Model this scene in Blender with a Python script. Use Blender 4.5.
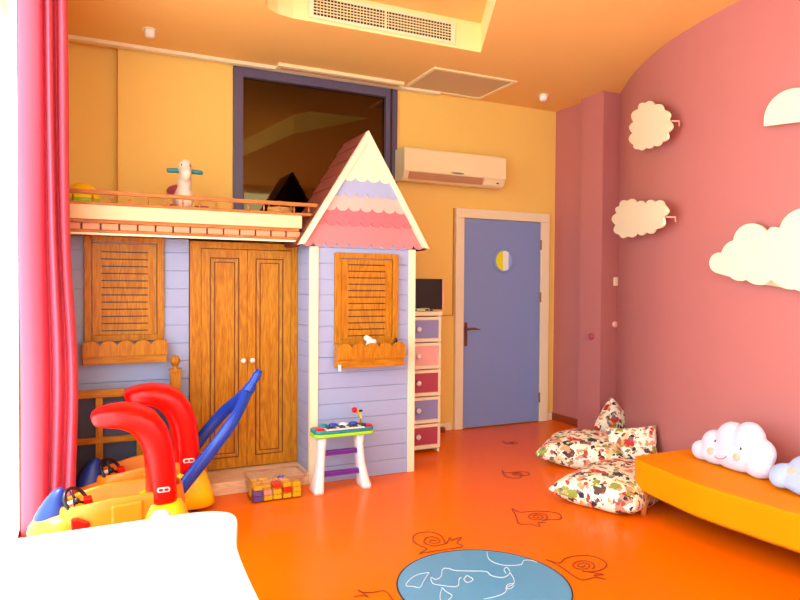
import bpy, bmesh, math, random
from mathutils import Vector, Matrix, noise
R = math.radians
random.seed(7)
scn = bpy.context.scene
for o in list(bpy.data.objects): bpy.data.objects.remove(o)
COL = scn.collection

# ------------------------------------------------------------------ camera
F_PX = 657.5
YAW, PITCH, ROLL = R(25.44), R(1.186), R(-0.409)
H_EYE = 1.37
fw = Vector((math.sin(YAW)*math.cos(PITCH), math.cos(YAW)*math.cos(PITCH), -math.sin(PITCH)))
rt0 = Vector((math.cos(YAW), -math.sin(YAW), 0)); dn0 = fw.cross(rt0)
rt = rt0*math.cos(ROLL) + dn0*math.sin(ROLL)
dn = -rt0*math.sin(ROLL) + dn0*math.cos(ROLL)
EYE = Vector((0, 0, H_EYE))
cam_d = bpy.data.cameras.new('camera'); cam = bpy.data.objects.new('camera', cam_d); COL.objects.link(cam)
m3 = Matrix((rt, -dn, -fw)).transposed()
cam.matrix_world = Matrix.Translation(EYE) @ m3.to_4x4()
cam_d.sensor_width = 36; cam_d.lens = 36*F_PX/800; cam_d.clip_start = 0.05
scn.camera = cam
def ray(px, py): return rt*((px-400)/F_PX) + dn*((py-300)/F_PX) + fw
def on_floor(px, py, z=0.0):
    v = ray(px, py); return EYE + v*((z-H_EYE)/v.z)
def on_y(px, py, y):
    v = ray(px, py); return EYE + v*(y/v.y)
def on_plane(px, py, p0, n):
    v = ray(px, py); return EYE + v*((p0-EYE).dot(n)/v.dot(n))

# ------------------------------------------------------------------ world, sun, exposure
SKY = 6.0
SUN = 9.0
w = bpy.data.worlds.new('world'); scn.world = w; w.use_nodes = True
bg = w.node_tree.nodes['Background']; bg.inputs[0].default_value = (0.75, 0.93, 1.0, 1); bg.inputs[1].default_value = SKY
sd = bpy.data.lights.new('sun', 'SUN'); sd.energy = SUN; sd.angle = R(1.5); sd.color = (1, .96, .9)
so = bpy.data.objects.new('sun', sd); COL.objects.link(so)
so.rotation_euler = Vector((math.cos(R(79)), 0.0, -math.sin(R(79)))).to_track_quat('-Z', 'Y').to_euler(); so.location = (-3, 1, 8)
def portal(loc, rot, sx, sy):
    d = bpy.data.lights.new('window_light_portal', 'AREA'); d.shape = 'RECTANGLE'; d.size = sx; d.size_y = sy
    d.cycles.is_portal = True
    o = bpy.data.objects.new('window_light_portal', d); COL.objects.link(o); o.location = loc; o.rotation_euler = rot
portal((-0.52, 1.5, 1.58), (0, R(-90), 0), 3.1, 4.95)
portal((1.75, -1.08, 1.95), (R(90), 0, 0), 2.9, 2.3)
scn.view_settings.view_transform = 'Standard'; scn.view_settings.look = 'None'
scn.view_settings.gamma = 1; scn.view_settings.use_curve_mapping = False
scn.view_settings.exposure = 0.0

# ------------------------------------------------------------------ materials
def lin(c):
    out = []
    for v in c:
        v /= 255.0
        out.append(v/12.92 if v <= .04045 else ((v+.055)/1.055)**2.4)
    return tuple(out)+(1,)
def mat(name, rgb, rough=.5, metal=0, spec=.5, bump=0, bscale=60, var=0, coat=0, trans=0):
    m = bpy.data.materials.new(name); m.use_nodes = True
    nt = m.node_tree; b = nt.nodes['Principled BSDF']
    b.inputs['Base Color'].default_value = lin(rgb); b.inputs['Roughness'].default_value = rough
    b.inputs['Metallic'].default_value = metal; b.inputs['Specular IOR Level'].default_value = spec
    b.inputs['Coat Weight'].default_value = coat; b.inputs['Coat Roughness'].default_value = .1
    b.inputs['Transmission Weight'].default_value = trans
    tc = nt.nodes.new('ShaderNodeTexCoord')
    nz = nt.nodes.new('ShaderNodeTexNoise'); nz.inputs['Scale'].default_value = bscale; nz.inputs['Detail'].default_value = 5
    nt.links.new(tc.outputs['Object'], nz.inputs['Vector'])
    if bump:
        bp = nt.nodes.new('ShaderNodeBump'); bp.inputs['Strength'].default_value = bump; bp.inputs['Distance'].default_value = .01
        nt.links.new(nz.outputs['Fac'], bp.inputs['Height']); nt.links.new(bp.outputs['Normal'], b.inputs['Normal'])
    if var:
        nz2 = nt.nodes.new('ShaderNodeTexNoise'); nz2.inputs['Scale'].default_value = 3.0; nz2.inputs['Detail'].default_value = 6
        nt.links.new(tc.outputs['Object'], nz2.inputs['Vector'])
        mx = nt.nodes.new('ShaderNodeMix'); mx.data_type = 'RGBA'
        c = lin(rgb)
        mx.inputs[6].default_value = tuple(min(1, v*(1-var)) for v in c[:3])+(1,)
        mx.inputs[7].default_value = tuple(min(1, v*(1+var)) for v in c[:3])+(1,)
        nt.links.new(nz2.outputs['Fac'], mx.inputs[0]); nt.links.new(mx.outputs[2], b.inputs['Base Color'])
    return m
def wood(name, c1, c2, axis='Z', rough=.38, scale=1.0):
    m = bpy.data.materials.new(name); m.use_nodes = True
    nt = m.node_tree; b = nt.nodes['Principled BSDF']; b.inputs['Roughness'].default_value = rough; b.inputs['Specular IOR Level'].default_value = .25
    tc = nt.nodes.new('ShaderNodeTexCoord'); mp = nt.nodes.new('ShaderNodeMapping')
    sc = {'Z': (1, 1, .13), 'X': (.13, 1, 1), 'Y': (1, .13, 1)}[axis]
    mp.inputs['Scale'].default_value = tuple(s*scale for s in sc)
    nt.links.new(tc.outputs['Object'], mp.inputs['Vector'])
    n1 = nt.nodes.new('ShaderNodeTexNoise'); n1.inputs['Scale'].default_value = 9; n1.inputs['Detail'].default_value = 2; n1.inputs['Distortion'].default_value = .4
    nt.links.new(mp.outputs[0], n1.inputs['Vector'])
    mul = nt.nodes.new('ShaderNodeMath'); mul.operation = 'MULTIPLY'; mul.inputs[1].default_value = 60
    nt.links.new(n1.outputs['Fac'], mul.inputs[0])
    sn = nt.nodes.new('ShaderNodeMath'); sn.operation = 'SINE'; nt.links.new(mul.outputs[0], sn.inputs[0])
    n2 = nt.nodes.new('ShaderNodeTexNoise'); n2.inputs['Scale'].default_value = 110; n2.inputs['Detail'].default_value = 3
    nt.links.new(mp.outputs[0], n2.inputs['Vector'])
    ad = nt.nodes.new('ShaderNodeMath'); ad.operation = 'MULTIPLY_ADD'; ad.inputs[1].default_value = .13
    nt.links.new(sn.outputs[0], ad.inputs[0]); nt.links.new(n2.outputs['Fac'], ad.inputs[2])
    rp = nt.nodes.new('ShaderNodeValToRGB'); rp.color_ramp.elements[0].position = .28; rp.color_ramp.elements[1].position = .72
    rp.color_ramp.elements[0].color = lin(c2); rp.color_ramp.elements[1].color = lin(c1)
    nt.links.new(ad.outputs[0], rp.inputs[0]); nt.links.new(rp.outputs[0], b.inputs['Base Color'])
    return m
def glass(name, tint=(1, 1, 1), refl=.06, rough=.02):
    m = bpy.data.materials.new(name); m.use_nodes = True; nt = m.node_tree; nt.nodes.clear()
    out = nt.nodes.new('ShaderNodeOutputMaterial'); mx = nt.nodes.new('ShaderNodeMixShader')
    tr = nt.nodes.new('ShaderNodeBsdfTransparent'); tr.inputs[0].default_value = tuple(tint)+(1,)
    gl = nt.nodes.new('ShaderNodeBsdfGlossy'); gl.inputs['Roughness'].default_value = rough
    mx.inputs[0].default_value = refl
    nt.links.new(tr.outputs[0], mx.inputs[1]); nt.links.new(gl.outputs[0], mx.inputs[2]); nt.links.new(mx.outputs[0], out.inputs[0])
    return m
def patchwork(name):
    m = bpy.data.materials.new(name); m.use_nodes = True; nt = m.node_tree; b = nt.nodes['Principled BSDF']; b.inputs['Roughness'].default_value = .8
    tc = nt.nodes.new('ShaderNodeTexCoord')
    nz = nt.nodes.new('ShaderNodeTexNoise'); nz.inputs['Scale'].default_value = 30
    nt.links.new(tc.outputs['Object'], nz.inputs['Vector'])
    av = nt.nodes.new('ShaderNodeMix'); av.data_type = 'RGBA'; av.inputs[0].default_value = .06
    nt.links.new(tc.outputs['Object'], av.inputs[6]); nt.links.new(nz.outputs['Color'], av.inputs[7])
    prev = lin((252, 240, 218))
    last = None
    for sc, th, cols in ((13, .46, [(205, 40, 40), (40, 50, 60), (150, 160, 60), (225, 150, 120), (90, 70, 60), (235, 205, 150)]),
                         (27, .42, [(50, 45, 50), (235, 150, 120), (190, 175, 110), (200, 60, 50), (120, 110, 110), (245, 225, 190)])):
        vo = nt.nodes.new('ShaderNodeTexVoronoi'); vo.inputs['Scale'].default_value = sc
        nt.links.new(av.outputs[2], vo.inputs['Vector'])
        sp = nt.nodes.new('ShaderNodeSeparateColor'); nt.links.new(vo.outputs['Color'], sp.inputs[0])
        rp = nt.nodes.new('ShaderNodeValToRGB'); rp.color_ramp.interpolation = 'CONSTANT'
        el = rp.color_ramp.elements
        el[0].color = lin(cols[0]); el[1].position = 1/6; el[1].color = lin(cols[1])
        for i in range(2, 6): e = el.new(i/6); e.color = lin(cols[i])
        nt.links.new(sp.outputs[0], rp.inputs[0])
        lt = nt.nodes.new('ShaderNodeMath'); lt.operation = 'LESS_THAN'; lt.inputs[1].default_value = th
        nt.links.new(vo.outputs['Distance'], lt.inputs[0])
        mx = nt.nodes.new('ShaderNodeMix'); mx.data_type = 'RGBA'
        nt.links.new(lt.outputs[0], mx.inputs[0])
        if last is None: mx.inputs[6].default_value = prev
        else: nt.links.new(last.outputs[2], mx.inputs[6])
        nt.links.new(rp.outputs[0], mx.inputs[7]); last = mx
    nt.links.new(last.outputs[2], b.inputs['Base Color'])
    return m
M = {}
M['floor'] = mat('orange_floor', (244, 108, 1), rough=.24, spec=.08, var=.03)
M['wall_y'] = mat('apricot_wall_paint', (250, 206, 106), rough=.6, bump=.03, bscale=120)
M['ceil'] = mat('apricot_ceiling_paint', (247, 197, 114), rough=.7)
M['tray'] = mat('cream_tray_paint', (255, 236, 170), rough=.7)
M['wall_p'] = mat('plum_wall_paint', (194, 118, 115), rough=.5, bump=.03, bscale=120)
M['fascia'] = mat('cream_fascia_shaded', (236, 204, 158), rough=.5)  # trim cream darkened: shade on the loft front put into the colour
M['lav'] = mat('lavender_boards', (162, 172, 211), rough=.5)
M['opening_dark'] = mat('opening_darkness', (72, 78, 100), rough=.6)  # darkness of the opening behind the fence, as a flat colour
M['cream'] = mat('cream_paint', (248, 230, 194), rough=.4)
M['white'] = mat('white_paint', (245, 244, 240), rough=.4)
M['plastic_white'] = mat('white_plastic', (245, 238, 235), rough=.35)
M['oak'] = wood('oak_vertical', (202, 132, 24), (174, 102, 11), 'Z')
M['oak_h'] = wood('oak_horizontal', (202, 132, 24), (174, 102, 11), 'X')
M['oak_red'] = wood('stained_moulding', (200, 122, 58), (172, 96, 40), 'X')
M['oak_dark'] = mat('dark_groove', (96, 44, 14), rough=.6)
M['dentil'] = mat('dentil_block', (226, 150, 110), rough=.5)
M['plinth'] = wood('pale_plinth', (240, 205, 170), (225, 180, 140), 'X')
M['frame_blue'] = mat('violet_frame_paint', (92, 80, 108), rough=.4)
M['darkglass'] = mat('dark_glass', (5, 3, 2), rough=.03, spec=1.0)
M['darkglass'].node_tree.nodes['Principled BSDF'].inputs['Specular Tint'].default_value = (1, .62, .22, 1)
M['door'] = mat('periwinkle_door_paint', (132, 152, 208), rough=.45)
M['brass'] = mat('brass', (150, 100, 60), rough=.3, metal=.9)
M['coral'] = mat('coral_paint', (220, 128, 132), rough=.45)
M['coral_shaded'] = mat('coral_paint_shaded', (206, 108, 118), rough=.45)  # same coral, darkened in the colour for the less lit upper course
M['blush'] = mat('blush_paint', (245, 180, 170), rough=.45)
M['roofred'] = mat('brick_red_shingle', (122, 50, 36), rough=.7)
M['rose'] = mat('rose_paint', (180, 70, 92), rough=.45)
M['violet'] = mat('violet_paint', (146, 146, 200), rough=.45)
M['red'] = mat('red_plastic', (238, 5, 2), rough=.3, spec=.3)
M['yellow'] = mat('yellow_plastic', (255, 212, 10), rough=.3)
M['amber'] = mat('amber_plastic', (238, 134, 8), rough=.4)
M['blue'] = mat('blue_plastic', (10, 70, 190), rough=.25, spec=.6)
M['navy'] = mat('navy_plastic', (14, 50, 130), rough=.4)
M['black'] = mat('black_plastic', (18, 16, 18), rough=.35)
M['grey'] = mat('grey_plastic', (130, 120, 118), rough=.5)
M['curtain'] = mat('pink_curtain', (222, 84, 108), rough=.8, bump=.1, bscale=200)
M['bench'] = mat('marigold_vinyl', (242, 142, 1), rough=.55, spec=.06)
M['bench_leg'] = mat('varnished_leg', (232, 140, 60), rough=.4)
M['patch'] = patchwork('patterned_cotton')
M['plush_w'] = mat('white_plush', (222, 216, 236), rough=.95, bump=.5, bscale=90)
M['plush_b'] = mat('blue_plush', (176, 196, 240), rough=.95, bump=.5, bscale=90)
M['peach'] = mat('peach_felt', (250, 190, 165), rough=.9)
M['globe'] = mat('sea_blue_inlay', (86, 150, 190), rough=.3, var=.06)
M['chalk'] = mat('white_line', (225, 235, 235), rough=.5)
M['ink'] = mat('brown_line', (130, 40, 10), rough=.5)
M['ink_dark'] = mat('dark_line', (40, 34, 40), rough=.5)
M['acw'] = mat('cream_appliance', (250, 228, 178), rough=.35)
M['acw2'] = mat('appliance_shadow_line', (190, 140, 100), rough=.5)
M['brownb'] = mat('brown_skirting', (150, 60, 20), rough=.4)
M['clear'] = glass('clear_plastic', (.97, .95, .93), .1, .1)
M['pane'] = glass('window_glass', (1, 1, 1), .04)
M['teal'] = mat('teal_plastic', (30, 140, 150), rough=.35)
M['lime'] = mat('lime_plastic', (160, 220, 40), rough=.35)
M['purple'] = mat('purple_plastic', (100, 30, 140), rough=.35)
M['mesh'] = mat('filter_mesh', (214, 184, 140), rough=.7, bump=.2, bscale=300)
M['cloudw'] = mat('cream_cloud_board', (255, 240, 205), rough=.5)
M['leaf'] = mat('hedge_leaves', (90, 130, 50), rough=.7, var=.3)
M['terrace'] = mat('pale_terrace', (225, 222, 215), rough=.8)
M['glassy'] = mat('porthole_yellow', (235, 235, 40), rough=.2)
M['glassw'] = mat('porthole_white', (245, 245, 245), rough=.2)
M['glassb'] = mat('porthole_blue', (150, 175, 235), rough=.2)
M['horse'] = mat('horse_plastic', (250, 222, 205), rough=.4)

# ------------------------------------------------------------------ helpers
WL = {}
def wloc(o): return WL.get(o.name, Vector((0, 0, 0)))
def props(o, label=None, cat=None, group=None, kind=None):
    if label: o['label'] = label
    if cat: o['category'] = cat
    if group: o['group'] = group
    if kind: o['kind'] = kind
    return o
def thing(name, loc, label, cat, group=None):
    o = bpy.data.objects.new(name, None); COL.objects.link(o); o.location = loc; o.empty_display_size = .05
    WL[o.name] = Vector(loc)
    return props(o, label, cat, group)
class MB:
    def __init__(s): s.bm = bmesh.new()
    def box(s, x0, x1, y0, y1, z0, z1):
        v = [s.bm.verts.new((x, y, z)) for x in (x0, x1) for y in (y0, y1) for z in (z0, z1)]
        for f in ((0, 1, 3, 2), (4, 6, 7, 5), (0, 4, 5, 1), (2, 3, 7, 6), (0, 2, 6, 4), (1, 5, 7, 3)): s.bm.faces.new([v[i] for i in f])
        return s
    def prism(s, pts, a, b, axis='Y', fr=None):
        """polygon in the plane across axis, extruded from a to b; fr = (origin, u, v, n) for a free frame"""
        def P(p, t):
            if fr: return fr[0]+fr[1]*p[0]+fr[2]*p[1]+fr[3]*t
            return {'Y': (p[0], t, p[1]), 'X': (t, p[0], p[1]), 'Z': (p[0], p[1], t)}[axis]
        A = [s.bm.verts.new(P(p, a)) for p in pts]; B = [s.bm.verts.new(P(p, b)) for p in pts]
        n = len(pts); s.bm.faces.new(A); s.bm.faces.new(B[::-1])
        for i in range(n): s.bm.faces.new((A[i], B[i], B[(i+1) % n], A[(i+1) % n]))
        return s
    def ring(s, pts): return [s.bm.verts.new(p) for p in pts]
    def loft(s, rings, cap=True, closed=True):
        rs = [s.ring(r) for r in rings]
        for a, b in zip(rs, rs[1:]):
            n = len(a)
            for i in range(n if closed else n-1): s.bm.faces.new((a[i], a[(i+1) % n], b[(i+1) % n], b[i]))
        if cap: s.bm.faces.new(rs[0][::-1]); s.bm.faces.new(rs[-1])
        return s
    def tube(s, pts, r, n=8, flat=1.0):
        pts = [Vector(p) for p in pts]; rr = r if isinstance(r, (list, tuple)) else [r]*len(pts)
        rings = []; up = Vector((0, 0, 1))
        for i, p in enumerate(pts):
            t = (pts[min(i+1, len(pts)-1)]-pts[max(i-1, 0)]).normalized()
            u = t.cross(up)
            if u.length < .05: u = t.cross(Vector((0, 1, 0)))
            u.normalize(); v = u.cross(t)
            rings.append([p+u*math.cos(2*math.pi*k/n)*rr[i]+v*math.sin(2*math.pi*k/n)*rr[i]*flat for k in range(n)])
        return s.loft(rings)
    def cyl(s, p0, p1, r0, r1=None, n=20): return s.tube([p0, p1], [r0, r0 if r1 is None else r1], n)
    def lathe(s, c, prof, n=24, axis='Z'):
        rings = []
        for r, h in prof:
            rg = []
            for k in range(n):
                a = 2*math.pi*k/n; x, y = r*math.cos(a), r*math.sin(a)
                p = {'Z': (x, y, h), 'Y': (x, h, y), 'X': (h, x, y)}[axis]
                rg.append(Vector(c)+Vector(p))
            rings.append(rg)
        return s.loft(rings)
    def ell(s, c, r, rot=None, seg=20):
        m = Matrix.Translation(Vector(c)) @ (rot.to_4x4() if rot else Matrix()) @ Matrix.Diagonal((*r, 1))
        bmesh.ops.create_uvsphere(s.bm, u_segments=seg, v_segments=seg//2, radius=1, matrix=m); return s
    def torus(s, c, R0, r, u, v, n=28, k=8):
        c = Vector(c); u = Vector(u).normalized(); v = Vector(v).normalized(); w_ = u.cross(v)
        rs = []
        for i in range(n):
            a = 2*math.pi*i/n; d = u*math.cos(a)+v*math.sin(a)
            rs.append(s.ring([c+d*(R0+r*math.cos(2*math.pi*j/k))+w_*r*math.sin(2*math.pi*j/k) for j in range(k)]))
        for i in range(n):
            a, b = rs[i], rs[(i+1) % n]
            for j in range(k): s.bm.faces.new((a[j], a[(j+1) % k], b[(j+1) % k], b[j]))
        return s
    def build(s, name, m, parent=None, bev=0, smooth=False, loc=None, seg=2, remesh=0, sub=0):
        bmesh.ops.recalc_face_normals(s.bm, faces=s.bm.faces)
        off = Vector(loc) if loc is not None else (wloc(parent) if parent else Vector((0, 0, 0)))
        bmesh.ops.translate(s.bm, verts=s.bm.verts, vec=-off)
        me = bpy.data.meshes.new(name); s.bm.to_mesh(me); s.bm.free()
        o = bpy.data.objects.new(name, me); COL.objects.link(o); me.materials.append(m)
        if smooth:
            for p in me.polygons: p.use_smooth = True
        if parent: o.parent = parent
        if loc is not None and not parent: o.location = loc
        WL[o.name] = off
        if remesh:
            md = o.modifiers.new('remesh', 'REMESH'); md.mode = 'VOXEL'; md.voxel_size = remesh; md.use_smooth_shade = True
            sm = o.modifiers.new('smooth', 'SMOOTH'); sm.iterations = 4; sm.factor = .5
        if bev:
            md = o.modifiers.new('bevel', 'BEVEL'); md.width = bev; md.segments = seg; md.limit_method = 'ANGLE'; md.angle_limit = R(35)
            md.harden_normals = False
        if sub:
            md = o.modifiers.new('sub', 'SUBSURF'); md.levels = sub; md.render_levels = sub
        return o
def struct(name, mb, m, **k):
    return props(mb.build(name, m, **k), kind='structure')
def catmull(P, n=8, closed=False):
    out = []; N = len(P)
    rng = range(N) if closed else range(N-1)
    for i in rng:
        g = (lambda k: Vector(P[k % N])) if closed else (lambda k: Vector(P[min(max(k, 0), N-1)]))
        p0, p1, p2, p3 = g(i-1), g(i), g(i+1), g(i+2)
        for j in range(n):
            t = j/n
            out.append(.5*((2*p1)+(p2-p0)*t+(2*p0-5*p1+4*p2-p3)*t*t+(3*p1-p0-3*p2+p3)*t**3))
    if not closed: out.append(Vector(P[-1]))
    return out
def rrect(x0, x1, y0, y1, r, n=6):
    out = []
    for cx, cy, a0 in ((x1-r, y1-r, 0), (x0+r, y1-r, 90), (x0+r, y0+r, 180), (x1-r, y0+r, 270)):
        for k in range(n+1): a = R(a0+90*k/n); out.append((cx+r*math.cos(a), cy+r*math.sin(a)))
    return out

# ------------------------------------------------------------------ room shell
CZ = 3.175; XL = -.33; YB = 5.46; YR = -.95
WALLP = [(4.52, 4.75), (4.46, 4.655), (4.137, 4.16), (3.90, 3.68), (3.78, 3.3), (3.70, 2.9), (3.66, 2.4), (3.66, 1.9), (3.70, 1.2), (3.78, .5), (3.9, -.3), (4.0, -1.1)]
wc = [Vector((p.x, p.y)) for p in catmull([(a, b, 0) for a, b in WALLP], 8)]
struct('floor', MB().prism([(-.385, -1.2), (4.9, -1.2), (4.9, 5.9), (-.385, 5.9)], -.12, 0, 'Z'), M['floor'])
# ceiling with the raised tray
bm = bmesh.new()
tray = [(2.74, 4.345), (1.26, 4.36), (1.15, 4.335), (1.07, 4.275), (1.03, 4.2), (1.0, 4.1), (.98, 3.9), (.98, 1.2), (1.9, 1.2), (2.22, 3.3)]
outer = [(-.5, -1.2), (4.9, -1.2), (4.9, 5.9), (-.5, 5.9)]
es = []
for loop in (outer, tray):
    vs = [bm.verts.new((x, y, CZ)) for x, y in loop]
    es += [bm.edges.new((vs[i], vs[(i+1) % len(vs)])) for i in range(len(vs))]
bmesh.ops.triangle_fill(bm, edges=es, use_beauty=True)
mb = MB(); mb.bm.free(); mb.bm = bm
ceil = struct('ceiling', mb, M['ceil'])
tr = MB(); lo = tr.ring([(x, y, CZ) for x, y in tray]); hi = tr.ring([(x, y, CZ+.22) for x, y in tray])
for i in range(len(tray)): tr.bm.faces.new((lo[i], lo[(i+1) % len(tray)], hi[(i+1) % len(tray)], hi[i]))
struct('ceiling_recess', tr, M['tray'])
struct('ceiling_recess_top', MB().prism([(.9, 1.1), (2.85, 1.1), (2.85, 4.45), (.9, 4.45)], CZ+.22, CZ+.3, 'Z'), M['ceil'])
struct('ceiling_roof_slab', MB().prism([(-.6, -1.4), (5.1, -1.4), (5.1, 6.1), (-.6, 6.1)], CZ+.31, CZ+.4, 'Z'), M['ceil'])
# far wall with the recess at its left and the openings left plain
struct('wall_back', MB().box(.214, 1.075, YB, YB+.25, 0, CZ).box(2.545, 4.9, YB, YB+.25, 0, CZ).box(1.075, 2.545, YB, YB+.25, 0, 1.86).box(1.075, 2.545, YB, YB+.25, 3.15, CZ), M['wall_y'])
struct('wall_back_recess', MB().box(-.5, .214, YB+.09, YB+.25, 0, CZ), M['wall_y'])
# left wall with the tall window
struct('wall_left', MB().box(XL-.04, XL, 4.12, 5.9, 0, CZ).box(XL-.18, XL, -1.2, -.95, 0, CZ).box(XL-.18, XL, -.95, 4.12, 3.12, CZ), M['wall_y'])
wf = MB()
for y in (-.95, .5, 1.93, 4.07): wf.box(XL-.05, XL-.005, y, y+.05, 0, 3.12)
wf.box(XL-.05, XL-.005, -.95, 4.12, 0, .04).box(XL-.05, XL-.005, -.95, 4.12, 3.08, 3.12)
wfo = struct('window_1', wf, M['white'])
MB().box(XL-.03, XL-.024, -.93, 4.09, .04, 3.08).build('pane', M['pane'], wfo)
MB().box(XL-.004, XL+.075, -.95, 3.9, 0, .02).build('window_sill', M['white'], wfo)
# wall behind the camera with a wide window
struct('wall_rear', MB().box(-.5, .3, YR-.12, YR, 0, CZ).box(3.2, 4.9, YR-.12, YR, 0, CZ).box(.3, 3.2, YR-.12, YR, 0, .8).box(.3, 3.2, YR-.12, YR, 3.1, CZ), M['wall_y'])
wf = MB().box(.3, 3.2, YR-.08, YR-.03, .8, .86).box(.3, 3.2, YR-.08, YR-.03, 3.04, 3.1)
for x in (.3, 1.7, 2.5, 3.15): wf.box(x, x+.05, YR-.08, YR-.03, .86, 3.04)
wro = struct('window_2', wf, M['white'])
MB().box(.33, 3.17, YR-.06, YR-.052, .84, 3.06).build('pane', M['pane'], wro)
# right: plum corner, pilaster, curved wall
struct('wall_right_corner', MB().box(4.36, 4.9, 4.9, YB, 0, CZ), M['wall_p'])
struct('wall_right_pilaster', MB().box(4.28, 4.85, 4.68, 4.98, 0, CZ), M['wall_p'])
cw = MB(); a = [(p.x, p.y) for p in wc]
outp = []
for i, p in enumerate(wc):
    t = (wc[min(i+1, len(wc)-1)]-wc[max(i-1, 0)]).normalized(); outp.append((p.x-t.y*.15, p.y+t.x*.15))
rings = [[(a[i][0], a[i][1], 0), (outp[i][0], outp[i][1], 0), (outp[i][0], outp[i][1], CZ), (a[i][0], a[i][1], CZ)] for i in range(len(a))]
cw.loft(rings)
wr = struct('wall_right', cw, M['wall_p'], smooth=True)
md = wr.modifiers.new('es', 'EDGE_SPLIT'); md.split_angle = R(40)
struct('baseboard_right', MB().box(4.345, 4.36, 4.98, YB, 0, .075).box(4.28, 4.36, 4.98, 4.995, 0, .075), M['brownb'], bev=.003)
struct('baseboard_back', MB().box(2.70, 3.15, YB-.012, YB, 0, .07).box(4.27, 4.345, YB-.012, YB, 0, .07), M['cream'], bev=.003)
# ceiling trim along the far wall
struct('trim_1', MB().box(XL, 2.95, YB-.10, YB-.04, CZ-.028, CZ).box(XL, 2.95, YB-.04, YB-.02, CZ-.012, CZ), M['cream'], bev=.003)
# dark interior window
w3 = struct('window_3', MB().box(1.075, 1.155, YB-.03, YB+.06, 1.86, 3.15).box(2.43, 2.545, YB-.03, YB+.06, 1.86, 3.15).box(1.155, 2.43, YB-.03, YB+.06, 3.075, 3.15).box(1.155, 2.43, YB-.03, YB+.06, 1.86, 1.92), M['frame_blue'], bev=.004)
MB().box(2.475, 2.49, YB-.038, YB-.03, 1.86, 3.15).build('groove', M['black'], w3)
MB().box(1.15, 2.435, YB+.01, YB+.03, 1.9, 3.08).build('pane', M['darkglass'], w3)
# outside the windows
struct('terrace', MB().box(-14, XL-.18, -9, 12, -.2, -.05).box(-.5, 14, -14, YR-.4, -.2, -.05), M['terrace'])
# door
d = struct('door_1', MB().box(3.262, 4.152, YB-.035, YB+.005, .01, 2.024), M['door'], bev=.003)
MB().box(3.165, 3.255, YB-.045, YB, 0, 2.03).box(4.16, 4.265, YB-.045, YB, 0, 2.03).box(3.165, 4.265, YB-.045, YB, 2.03, 2.12).build('door_frame', M['cream'], d, bev=.006)
cx, cz = 3.71, 1.63
MB().lathe((cx, YB-.036, cz), [(.125, .0), (.125, -.012), (.100, -.016), (.100, 0)], 40, 'Y').build('porthole_rim', M['door'], d, smooth=False, bev=.002)
def disc_part(a0, a1, cut0, cut1, name, m):
    pts = []
    n = 30; r = .098
    for x0, x1, s in ((cut0, cut1, 1), (cut1, cut0, -1)):
        for k in range(n//2+1):
            x = x0+(x1-x0)*k/(n//2); pts.append((cx+x, cz+s*math.sqrt(max(0, r*r-x*x))))
    q = []
    for p in pts:
        if not q or (abs(p[0]-q[-1][0])+abs(p[1]-q[-1][1])) > 1e-4: q.append(p)
    if abs(q[0][0]-q[-1][0])+abs(q[0][1]-q[-1][1]) < 1e-4: q.pop()
    return MB().prism(q, YB-.045, YB-.036, 'Y').build(name, m, d)
disc_part(0, 0, -.098, -.012, 'porthole_glass', M['glassy']); disc_part(0, 0, -.012, .05, 'porthole_glass', M['glassw']); disc_part(0, 0, .05, .098, 'porthole_glass', M['glassb'])
h = MB().prism(rrect(3.265, 3.295, .80, 1.03, .008), YB-.045, YB-.035, 'Y').build('door_handle_plate', M['brass'], d)
MB().tube([(3.28, YB-.045, .965), (3.28, YB-.085, .965), (3.30, YB-.09, .968), (3.34, YB-.09, .972), (3.41, YB-.088, .962)], [.009, .009, .011, .010, .006]).build('door_handle', M['brass'], d, smooth=True)
for z in (1.80, 1.27, .25): MB().cyl((4.155, YB-.045, z-.05), (4.155, YB-.045, z+.05), .008).build('hinge', M['brass'], d)

# ------------------------------------------------------------------ loft playhouse
TX0, TX1, TY, TT = 1.385, 2.178, 4.335, 1.70
WY = 4.66
def siding(mb, x0, x1, y, z0, z1, pitch, skip=()):
    z = z0
    while z < z1-.01:
        zz = min(z+pitch, z1); mb.box(x0, x1, y, y+.018, z+.0015, zz-.0015); z = zz
    mb.box(x0, x1, y+.010, y+.03, z0, z1)
def siding_side(mb, x, y0, y1, z0, z1, pitch, sgn):
    z = z0
    while z < z1-.01:
        zz = min(z+pitch, z1); mb.box(min(x, x+sgn*.018), max(x, x+sgn*.018), y0, y1, z+.0015, zz-.0015); z = zz
    mb.box(min(x+sgn*.006, x+sgn*.03), max(x+sgn*.006, x+sgn*.03), y0, y1, z0, z1)
tw = thing('playhouse_tower', (1.78, 4.5, 0), 'lavender boarded playhouse tower with pointed scalloped roof and shuttered window', 'playhouse')
s = MB(); siding(s, TX0+.03, TX1-.03, TY, 0, TT, .109); siding_side(s, TX0, TY+.03, WY-.002, 0, TT, .109, 1); siding_side(s, TX1, TY+.03, 4.73, 0, TT, .109, -1)
s.box(TX0+.03, TX1-.03, 4.70, 4.72, 0, TT)
s.build('siding', M['lav'], tw, bev=.0015, seg=1)
for x0, x1 in ((TX0-.006, TX0+.052), (TX1-.048, TX1+.006)):
    MB().box(x0, x1, TY-.010, TY+.03, 0, 1.64).build('corner_trim', M['cream'], tw, bev=.003)
AX, AZ = 1.786, 2.452; EL, ER, EZ = 1.288, 2.274, 1.655
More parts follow.
